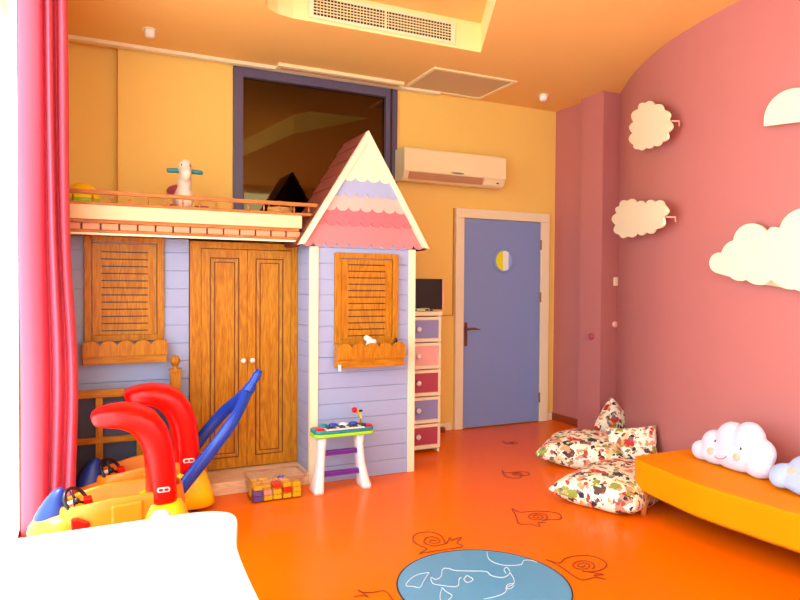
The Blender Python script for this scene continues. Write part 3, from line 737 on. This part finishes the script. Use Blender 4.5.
land = [px(t) for t in (
    [(487, 552), (488, 558), (492, 562), (500, 565), (508, 566), (521, 565), (524, 561), (532, 561), (537, 563)],
    [(442, 571), (444, 569), (449, 569), (455, 571), (470, 571.5), (486, 572), (491, 576), (500, 578), (506, 577), (510, 573), (507, 568), (504, 570), (506, 574)],
    [(510, 573), (514, 580), (513, 585), (507, 588), (505, 593), (496, 597), (484, 599.5)],
    [(514, 584), (508, 585), (506, 589), (511, 589), (514, 586)],
    [(429, 573), (418, 575), (410, 580), (406, 586), (413, 587), (420, 588), (424, 581), (429, 573)],
    [(442, 571), (441, 577), (436, 580), (431, 578), (433, 584), (442, 586), (457, 587), (459, 580), (461, 578)],
    [(467, 576), (464, 580), (468, 583), (473, 580), (469, 577), (467, 576)],
    [(442, 588), (446, 592), (452, 596), (449, 600), (444, 606), (440, 598), (442, 588)])]
curve_mesh('coastline', land, .0014, M['chalk'], gb)
def snail(paths, label, c):
    p = on_floor(*c); o = curve_mesh('snail_inlay', [px(t) for t in paths], .0028, M['ink'], loc=(p.x, p.y, 0))
    props(o, label, 'floor inlay', 'snail line drawings in the floor')
def spiral(cx, cy, rx, ry, turns, a0, n=40, s=1):
    return [(cx+rx*(1-.86*k/n)*math.cos(R(a0+s*360*turns*k/n)), cy-ry*(1-.86*k/n)*math.sin(R(a0+s*360*turns*k/n))) for k in range(n+1)]
snail([[(419, 554), (426, 550), (426, 548.5), (418, 545), (413, 541), (415, 535), (424, 532.5), (434, 533), (442, 537), (446, 544), (450, 538), (452, 541), (456, 539), (462, 538), (457, 543), (463, 546.5), (455, 548.5), (440, 550.5), (426, 553), (419, 554)],
       [(446, 544), (437, 546), (429, 545.5), (424, 542), (427, 538), (434, 537.5), (440, 541), (436, 543.5), (430, 543), (431, 540.5), (436, 541)]], 'brown snail outline in the floor just above the blue globe', (437, 545))
snail([[(545, 520), (560, 519.5), (559.5, 514.5), (548, 512), (534, 511.5), (520, 512.5), (512, 509), (516, 516), (519, 524), (530, 524.5), (540, 527), (538, 523), (546, 523)],
       spiral(537, 517.3, 11, 4.5, 2.2, 300)], 'brown snail outline in the floor between the globe and cushions', (536, 518))
snail([[(547, 560.5), (553, 562), (560, 563.5), (565, 559), (575, 556.5), (588, 556), (600, 559), (607, 565), (602, 570), (592, 572), (582, 571.5), (604, 575), (594, 576), (606, 580), (595, 578), (583, 580.5), (573, 576), (562, 568), (552, 562.5), (546, 560)],
       spiral(582.5, 566, 12.5, 5.5, 2.2, 320)], 'brown snail outline in the floor at the right rim of the globe', (580, 568))
snail([[(502, 470.5), (505, 473), (515, 472.3), (527, 472.5), (529, 475), (522, 476), (519, 478.5), (506, 477), (502, 470.5)], spiral(516, 474.3, 6, 1.8, 1.8, 300)], 'small faint snail outline in the floor far from the globe', (515, 474))
snail([[(503, 441), (506, 443.5), (512, 442), (518, 442.3), (514, 444.5), (506, 444), (503, 441)], spiral(511, 443.2, 3, .8, 1.4, 300)], 'tiny snail outline in the floor before the blue door', (510, 443))
snail([[(354, 597), (363, 596), (368, 597), (358, 590.5), (364, 593), (375, 592.5), (385, 591.5), (392, 599), (396, 606), (380, 612), (362, 608)]], 'brown snail outline in the floor at the left of the globe', (375, 597))

# ------------------------------------------------------------------ toy cars
def toy_car(cx, cy, label, handle, sc=1.0):
    T = thing('toy_push_car', (cx, cy, 0), label, 'toy car')
    def V(x, y, z): return Vector((cx+x*sc, cy+y*sc, z*sc))
    def se(a, b, n, zf, e=2.8, x0=0.0, ee=None):
        out = []
        for k_ in range(n):
            t = 2*math.pi*k_/n; c_, s_ = math.cos(t), math.sin(t)
            x_ = x0+a*math.copysign(abs(c_)**(2/e), c_); y_ = b*math.copysign(abs(s_)**(2/e), s_)
            out.append(V(x_, y_, zf(x_)))
        return out
    def rim(x_): return .298+.03*max(0, x_)-.20*max(0, -x_-.06)
    N = 64
    rings = [se(.28, .13, N, lambda x_: .05), se(.315, .152, N, lambda x_: .075), se(.325, .16, N, lambda x_: .14), se(.315, .158, N, lambda x_: .5*(rim(x_)+.16)), se(.305, .156, N, lambda x_: rim(x_)-.01), se(.298, .152, N, rim), se(.285, .142, N, rim), se(.278, .136, N, lambda x_: rim(x_)-.015), se(.25, .125, N, lambda x_: .13)]
    MB().loft(rings).build('tub', M['amber'], T, smooth=True)
    # side door recess panel
    MB().prism([(cx+sc*a_, sc*b_) for a_, b_ in ((-.06, .14), (.09, .14), (.09, .275), (-.06, .265))], cy-.176*sc, cy-.150*sc, 'Y').build('side_step', M['amber'], T, bev=.012, seg=3)
    # hood
    MB().ell(V(-.295, 0, .125), (.155*sc, .150*sc, .11*sc)).build('hood', M['amber'], T, smooth=True)
    MB().loft([[V(-.335+a_*math.cos(t)+dx, .98*a_*math.sin(t), z_) for t in [2*math.pi*k_/24 for k_ in range(24)]] for a_, z_, dx in ((.086, .185, 0), (.084, .205, .002), (.070, .245, .010), (.048, .295, .022), (.028, .328, .032), (.008, .340, .038))]).build('dashboard', M['navy'], T, smooth=True)
    wcx = V(-.222, -.04, .272); tl = R(52)
    nw = Vector((.66, -.52, .54)).normalized(); u_ = Vector((.62, .785, 0)).normalized(); u_ = (u_-nw*u_.dot(nw)).normalized(); v_ = nw.cross(u_)
    wh = MB().torus(wcx, .072*sc, .0095*sc, u_, v_).ell(wcx, (.018, .018, .018))
    for a_ in (90, 210, 330):
        d_ = u_*math.cos(R(a_))+v_.normalized()*math.sin(R(a_)); wh.tube([wcx, wcx+d_*.070*sc], .007, 8)
    wh.build('steering_wheel', M['black'], T, smooth=True)
    MB().tube([wcx, V(-.30, 0, .24)], .012, 10).build('steering_column', M['plastic_white'], T, smooth=True)
    MB().prism([(cx+sc*a_, sc*b_) for a_, b_ in ((-.245, .215), (-.215, .217), (-.165, .195), (-.155, .178), (-.17, .160), (-.24, .155))], cy-.172*sc, cy-.13*sc, 'Y').build('side_grip', M['red'], T, bev=.006)
    MB().prism([(cx+sc*a_, sc*b_) for a_, b_ in ((-.19, .275), (-.15, .275), (-.14, .235), (-.18, .225))], cy-.03*sc, cy+.03*sc, 'Y').build('horn', M['red'], T, bev=.006)
    MB().prism(rrect(cx-.02*sc, cx+.23*sc, cy-.12*sc, cy+.12*sc, .03), .131*sc, .17*sc, 'Z').build('seat', M['amber'], T, bev=.01)
    # rear fender block
    MB().loft([se(a_, b_, 40, (lambda zz: (lambda x_: zz))(z_), 3.2, x0_) for a_, b_, z_, x0_ in ((.12, .155, .015, .215), (.145, .185, .03, .215), (.145, .190, .09, .205), (.125, .180, .18, .195), (.105, .160, .235, .19), (.09, .14, .245, .19))]).build('rear_fender', M['yellow'], T, smooth=True)
    for x_, y_ in ((-.24, -.12), (-.24, .12), (.225, -.12), (.225, .12)):
        r_ = .045*sc
        s_ = -1 if y_ < 0 else 1
        wb = MB().lathe(V(x_, y_, 0)+Vector((0, 0, r_)), [(r_*.6, -.022), (r_*.95, -.02), (r_, 0), (r_*.95, .02), (r_*.6, .022)], 28, 'Y').build('wheel', M['black'], T, smooth=True)
    if not handle: MB().lathe(V(.175, -.188, .165), [(.052*sc, .01), (.052*sc, -.006), (.03*sc, -.010), (.004, -.011)], 28, 'Y').build('fender_cap', M['plastic_white'], T, smooth=True)
    # red arched canopy
    P = [(-.150, .684, .012, .05), (-.142, .686, .030, .09), (-.115, .690, .044, .12), (-.06, .694, .054, .14), (.0, .692, .063, .148), (.06, .676, .072, .15), (.112, .642, .080, .152), (.150, .588, .080, .154), (.174, .52, .076, .157), (.186, .44, .075, .160), (.192, .35, .075, .163), (.196, .27, .076, .165), (.198, .235, .076, .165)]
    rg = []
    for i, (x_, z_, hh, wy) in enumerate(P):
        a_ = P[max(i-1, 0)]; b_ = P[min(i+1, len(P)-1)]; t = Vector((b_[0]-a_[0], b_[1]-a_[1])).normalized(); n_ = Vector((-t.y, t.x))
        r_ = []
        for k_ in range(28):
            an = 2*math.pi*k_/28; c_, s_ = math.cos(an), math.sin(an)
            e = .58
            q1 = math.copysign(abs(c_)**e, c_)*wy; q2 = math.copysign(abs(s_)**e, s_)*hh
            r_.append(V(x_+n_.x*q2, q1, z_+n_.y*q2))
        rg.append(r_)
    can = MB().loft(rg).build('canopy', M['red'], T, smooth=True)
    em = MB().prism([(cx+sc*a_, sc*b_) for a_, b_ in rrect(.160, .225, .300, .326, .012)], cy-.167*sc, cy-.158*sc, 'Y').build('emblem', M['plastic_white'], can, bev=.002)
    MB().prism([(cx+sc*a_, sc*b_) for a_, b_ in rrect(.167, .190, .306, .320, .006)], cy-.169*sc, cy-.1665*sc, 'Y').prism([(cx+sc*a_, sc*b_) for a_, b_ in rrect(.195, .218, .306, .320, .006)], cy-.169*sc, cy-.1665*sc, 'Y').build('emblem_letters', M['red'], em)
    if handle:
        for yy in (-.185, .17):
            pts = [(.12, yy, .13), (.155, yy, .17), (.255, yy, .29), (.362, yy, .42), (.45, yy*.85, .525), (.515, yy*.45, .60), (.56, yy*.12, .66)]
            pp_ = catmull([V(*p) for p in pts], 4)
            MB().tube(pp_, [.031]*len(pp_), 12, 1.25).build('handle_arm', M['blue'], T, smooth=True)
        pts = [V(*p) for p in ((.525, 0, .605), (.553, 0, .648), (.588, 0, .70), (.602, 0, .725), (.632, 0, .775), (.648, 0, .805))]
        MB().tube(pts, [.030, .040, .038, .026, .028, .018], 14).build('push_handle', M['blue'], T, smooth=True)
    return T
toy_car(.165, 3.74, 'front yellow toy push car with red canopy, nearest the white table', False, .985)
toy_car(.350, 4.24, 'rear yellow toy push car with red canopy and long blue push handle', True, 1.02)

# ------------------------------------------------------------------ curtain
cm = MB(); n = 120; rows = 30; grid = []
fold = catmull([(-.30, 4.38, 0), (-.29, 4.22, 0), (-.305, 4.10, 0), (-.325, 4.01, 0), (-.275, 3.975, 0), (-.222, 3.99, 0), (-.205, 4.04, 0), (-.195, 4.08, 0), (-.182, 4.04, 0), (-.168, 3.985, 0), (-.150, 4.00, 0), (-.143, 4.07, 0), (-.128, 4.09, 0), (-.116, 4.03, 0), (-.100, 4.0, 0), (-.080, 4.03, 0), (-.072, 4.12, 0), (-.085, 4.2, 0)], 8)
for j in range(rows+1):
    z = .01+(CZ-.035)*j/rows; r_ = []
    g_ = math.exp(-((z-.85)/.55)**2); top = z/CZ
    for i, p in enumerate(fold):
        s_ = i/(len(fold)-1)
        x_ = p.x+s_*(.038*g_-.03*top)+.005*math.sin(z*2.1+s_*9)*s_
        y_ = p.y+.010*math.sin(z*1.7+s_*14)
        r_.append(cm.bm.verts.new((max(x_, XL+.004), y_, z)))
    grid.append(r_)
n = len(fold)-1
for j in range(rows):
    for i in range(n): cm.bm.faces.new((grid[j][i], grid[j][i+1], grid[j+1][i+1], grid[j+1][i]))
cu = cm.build('curtain', M['curtain'], smooth=True, loc=(-.18, 4.05, 0))
sm = cu.modifiers.new('thick', 'SOLIDIFY'); sm.thickness = .002
props(cu, 'long pink pleated curtain drawn back at the left window', 'curtain')
props(MB().box(XL+.03, XL+.055, -.9, 4.4, CZ-.02, CZ-.001).build('curtain_rail', M['white'], loc=(XL+.04, 1.6, CZ)), 'white curtain track on the ceiling along the left window', 'curtain rail')

# ------------------------------------------------------------------ white table
tb = thing('white_table', (.1, 1.8, 0), 'low white table in the bright foreground by the window', 'table')
tp = catmull([(-.285, 2.575, 0), (.1, 2.59, 0), (.36, 2.595, 0), (.47, 2.56, 0), (.505, 2.48, 0), (.47, 2.3, 0), (.445, 2.15, 0), (.43, 1.8, 0), (.43, 1.2, 0), (.40, 1.08, 0), (.3, 1.02, 0), (-.285, 1.02, 0)], 5, False)
MB().prism([(p.x, p.y) for p in tp], .465, .50, 'Z').build('tabletop', M['white'], tb, bev=.008, seg=3)
MB().prism([(.1+(p.x-.1)*.86, 1.8+(p.y-1.8)*.9) for p in tp], .39, .4645, 'Z').build('apron', M['white'], tb)
for x, y in ((-.15, 2.42), (.36, 2.42), (-.15, 1.2), (.34, 1.2)): MB().tube([(x, y, .39), (x, y, 0)], [.028, .02], 16).build('leg', M['white'], tb, smooth=True)

# ------------------------------------------------------------------ toy keyboard on stand
kb = thing('toy_keyboard', (1.56, 4.18, 0), 'toy piano keyboard on white legs before the playhouse tower', 'toy keyboard')
ky0, ky1 = 4.07, 4.24
kx0, kx1 = 1.335, 1.765
MB().prism(rrect(kx0, kx1, ky0, ky1, .05), .372, .395, 'Z').build('lower_case', M['lime'], kb, bev=.006)
MB().prism(rrect(kx0+.004, kx1-.004, ky0+.004, ky1-.004, .05), .396, .42, 'Z').build('upper_case', M['teal'], kb, bev=.006)
kw = (kx1-kx0-.16)/14
for i in range(14): MB().box(kx0+.075+i*kw+.0008, kx0+.075+(i+1)*kw-.0008, ky0-.004, ky0+.075, .4205, .427).build('white_key', M['plastic_white'], kb)
g = MB()
for i in (0, 1, 2, 4, 5, 7, 8, 9, 11, 12): g.box(kx0+.092+i*.022, kx0+.106+i*.022, ky0+.02, ky0+.074, .4275, .435)
g.build('black_keys', M['black'], kb)
for x_ in (kx0+.042, kx1-.045): MB().prism(rrect(x_-.026, x_+.028, ky0+.015, ky0+.08, .015), .4205, .432, 'Z').build('side_button', M['red'], kb, bev=.003)
for i, x_ in enumerate((1.43, 1.50, 1.575, 1.645)): MB().lathe((x_, ky1-.05, .4205), [(.032, 0), (.032, .012), (.02, .02), (.002, .022)], 20).build('drum_pad', (M['teal'], M['blue'], M['plastic_white'], M['blue'])[i], kb, smooth=True)
for sx, xt, xb in ((-1, 1.395, 1.380), (1, 1.675, 1.705)):
    ring_ = []
    for z_, hw, hd, dx in ((0, .033, .070, sx*.008), (.02, .034, .070, sx*.008), (.08, .028, .058, 0), (.18, .023, .045, -sx*.008), (.30, .024, .042, -sx*.010), (.371, .030, .05, -sx*.006)):
        xm = xb+(xt-xb)*z_/.371+dx
        ring_.append([(p[0], p[1], z_) for p in rrect(xm-hw, xm+hw, 4.155-hd, 4.155+hd, .02, 4)])
    MB().loft(ring_).build('leg', M['plastic_white'], kb, smooth=True)
for z_ in (.255, .115): MB().prism(rrect(4.13, 4.165, z_-.016, z_+.016, .006, 3), 1.40, 1.68, 'X').build('crossbar', M['purple'], kb)
mc = MB().tube([(1.705, 4.215, .42), (1.712, 4.22, .46), (1.70, 4.215, .49), (1.675, 4.205, .515)], [.012, .011, .009, .009], 10).build('microphone_stalk', M['yellow'], kb, smooth=True)
MB().ell((1.655, 4.195, .52), (.02, .02, .02)).build('microphone', M['red'], mc, smooth=True)
MB().ell((1.705, 4.205, .508), (.016, .012, .008)).build('microphone_clip', M['black'], mc, smooth=True)

# ------------------------------------------------------------------ clear bin with bricks
BX0, BX1, BY0, BY1, BZ = .915, 1.275, 4.065, 4.285, .148
bi = thing('storage_bin', ((BX0+BX1)/2, (BY0+BY1)/2, 0), 'clear plastic storage bin full of toy bricks beside the wardrobe step', 'storage bin')
def rr(d_, r_, z_): return [(p[0], p[1], z_) for p in rrect(BX0+d_, BX1-d_, BY0+d_, BY1-d_, r_, 4)]
MB().loft([rr(.016, .018, .004), rr(.0, .022, BZ), rr(.003, .02, BZ), rr(.019, .015, .007)]).build('tray', M['clear'], bi, smooth=False)
MB().loft([rr(-.008, .028, BZ-.006), rr(-.008, .028, BZ+.006), rr(.004, .02, BZ+.006), rr(.004, .02, BZ-.006), rr(-.008, .028, BZ-.006)], cap=False).build('rim', glass('clear_rim', (.95, .9, .85), .25, .15), bi)
MB().box(BX0+.03, BX1-.03, BY0-.002, BY0+.0, .115, .135).build('handle_lip', M['clear'], bi)
def brick(name, m, sx, sy, sz):
    mb = MB().box(-sx/2, sx/2, -sy/2, sy/2, 0, sz)
    for i in range(2 if sx > .04 else 1):
        for j in range(2 if sy > .03 else 1):
            mb.lathe(((i-.5)*sx/2 if sx > .04 else 0, (j-.5)*sy/2 if sy > .03 else 0, sz), [(.0085, 0), (.0085, .006)], 12)
    o = mb.build(name, m, bev=.001, seg=1); return o
proto = {}
for c_, m in (('yellow', M['yellow']), ('blue', M['blue']), ('red', M['red']), ('green', M['lime']), ('pink', M['blush'])):
    proto[c_] = brick('toy_brick', m, .052, .040, .026)
used = set()
cols = ['yellow', 'yellow', 'yellow', 'blue', 'yellow', 'yellow', 'yellow', 'yellow', 'green', 'yellow', 'pink', 'red', 'yellow', 'blue', 'green']
for lz in range(3):
    for ix in range(5):
        for iy in range(4):
            if lz == 2 and random.random() < .35: continue
            c_ = random.choice(cols)
            if ix == 0 and lz < 2 and iy < 2: c_ = 'blue'
            if lz == 2 and ix in (2,) and iy < 2: c_ = 'red'
            o = proto[c_] if c_ not in used else proto[c_].copy()
            if c_ in used: COL.objects.link(o)
            used.add(c_)
            o.location = (BX0+.055+ix*.0625, BY0+.048+iy*.0415, .009+lz*.0345)
            o.rotation_euler = (0, 0, R(random.uniform(-7, 7))) if lz < 2 else (R(random.uniform(-5, 5)), R(random.uniform(-5, 5)), R(random.uniform(-6, 6)))
            props(o, c_+' toy brick in the clear storage bin', 'toy brick', c_+' toy bricks in the bin')
for c_ in proto:
    if c_ not in used: bpy.data.objects.remove(proto[c_])

# ------------------------------------------------------------------ toys on the loft
hz = 1.851
HX, HY = .625, 4.92
ho = thing('ride_on_horse', (HX, HY, hz), 'pale ride-on toy horse with blue handles on the loft', 'ride-on toy')
MB().ell((HX, HY+.10, hz+.15), (.07, .17, .075)).ell((HX, HY-.02, hz+.14), (.068, .075, .10)).ell((HX, HY-.045, hz+.24), (.052, .055, .085)).ell((HX, HY-.065, hz+.345), (.050, .055, .062)).ell((HX, HY-.105, hz+.295), (.040, .045, .055)).build('body', M['horse'], ho, remesh=.012, smooth=True)
for s_ in (-1, 1):
    MB().tube([(HX+s_*.04, HY-.055, hz+.322), (HX+s_*.05, HY-.055, hz+.322), (HX+s_*.115, HY-.06, hz+.318), (HX+s_*.122, HY-.06, hz+.317)], [.013, .017, .016, .010], 12).build('handle', M['teal'], ho, smooth=True)
    MB().ell((HX+s_*.028, HY-.105, hz+.355), (.006, .005, .008)).build('eye', M['black'], ho, smooth=True)
    for yy in (-.02, .20): MB().lathe((HX+s_*.085, HY+yy, hz+.045), [(.03, -.012), (.045, -.01), (.045, .01), (.03, .012)], 20, 'X').build('wheel', M['rose'], ho, smooth=True)
MB().ell((HX-.02, HY+.13, hz+.20), (.085, .12, .05)).build('saddle', M['rose'], ho, smooth=True)
MB().box(HX-.075, HX+.075, HY-.04, HY+.24, hz+.03, hz+.07).build('base', M['rose'], ho, bev=.01)
# yellow-green ball like toy by the curtain
yt = thing('soft_ball', (-.02, 5.0, hz), 'yellow and green soft toy ball on the loft near the curtain', 'toy')
MB().ell((-.03, 5.0, hz+.105), (.115, .11, .105)).build('ball', M['yellow'], yt, smooth=True)
MB().lathe((-.03, 5.0, hz+.06), [(.104, -.012), (.113, 0), (.117, .02), (.1155, .04)], 32).build('green_band', M['lime'], yt, smooth=True)
rc = thing('toy_truck', (.795, 4.9, hz), 'small dark red toy truck on the loft right of the horse', 'toy')
MB().box(.74, .85, 4.86, 4.93, hz+.02, hz+.05).box(.74, .79, 4.862, 4.928, hz+.05, hz+.085).build('body', M['rose'], rc, bev=.005)
for x_ in (.765, .83):
    for y_ in (4.858, 4.932): MB().lathe((x_, y_, hz+.02), [(.018, -.006), (.02, 0), (.018, .006)], 16, 'Y').build('wheel', M['black'], rc)
bk = thing('small_basket', (1.28, 4.75, hz), 'small tan toy basket on the loft beside the tower roof', 'basket')
MB().lathe((1.28, 4.75, hz), [(.075, .001), (.09, .05), (.092, .088), (.085, .088), (.083, .05), (.07, .006)], 24).build('bowl', mat('tan_wicker', (220, 160, 90), .7, bump=.5, bscale=60), bk, smooth=True)
MB().tube([(1.28+.088*math.cos(R(t)), 4.75, hz+.085+.05*math.sin(R(t))) for t in range(0, 181, 15)], .005).build('handle', M['oak_red'], bk, smooth=True)
# little plush in the tower flower box
bu = thing('white_toy_bow', (1.80, 4.27, .90), 'small white soft toy peeking out of the tower flower box', 'toy')
MB().ell((1.775, 4.27, 1.005), (.024, .018, .022)).ell((1.80, 4.268, .985), (.018, .016, .03)).ell((1.825, 4.268, .975), (.026, .018, .024)).ell((1.80, 4.275, .93), (.035, .02, .07)).ell((1.80, 4.275, .855), (.035, .03, .033)).build('body', M['plastic_white'], bu, remesh=.006, smooth=True)
MB().ell((1.812, 4.247, .967), (.005, .004, .005)).build('nose', M['black'], bu)
bc = thing('bird_figure', (2.0, 4.27, .83), 'tiny dark toy at the right end of the tower flower box', 'toy')
MB().ell((2.0, 4.27, .975), (.014, .012, .03)).ell((2.0, 4.275, .89), (.018, .018, .068)).build('body', M['black'], bc, remesh=.006, smooth=True)
props(MB().prism(rrect(1.538, 1.556, 4.19, 4.203, .003), .79, .835, 'Z').build('toy_clip', M['plastic_white'], loc=(1.546, 4.197, .79), bev=.002), 'small white clip at the lower left corner of the tower flower box', 'clip')

# ------------------------------------------------------------------ greenery outside the rear window
random.seed(3)
for (x, y) in ((2.2, -4.2), (4.0, -4.4), (5.8, -4.6)):
    hd = MB()
    for i in range(420):
        a = random.uniform(0, 6.283); e = random.uniform(-1, 1); rr_ = random.uniform(.75, 1.0)
        c_ = Vector((x+.8*rr_*math.cos(a)*math.sqrt(1-e*e), y+.6*rr_*math.sin(a)*math.sqrt(1-e*e), 1.3+1.3*rr_*e))
        s_ = .11; u_ = Vector((random.uniform(-1, 1), random.uniform(-1, 1), random.uniform(-1, 1))).normalized()*s_; v_ = u_.orthogonal().normalized()*s_*.6
        hd.bm.faces.new([hd.bm.verts.new(p) for p in (c_-u_, c_+v_, c_+u_, c_-v_)])
    t_ = thing('garden_shrub', (x, y, -.05), 'leafy green shrub outside the rear window', 'shrub', 'shrubs outside the rear window')
    hd.build('foliage', M['leaf'], t_)
    MB().tube([(x, y, -.05), (x, y, 1.2)], [.05, .03]).build('stem', M['oak'], t_)
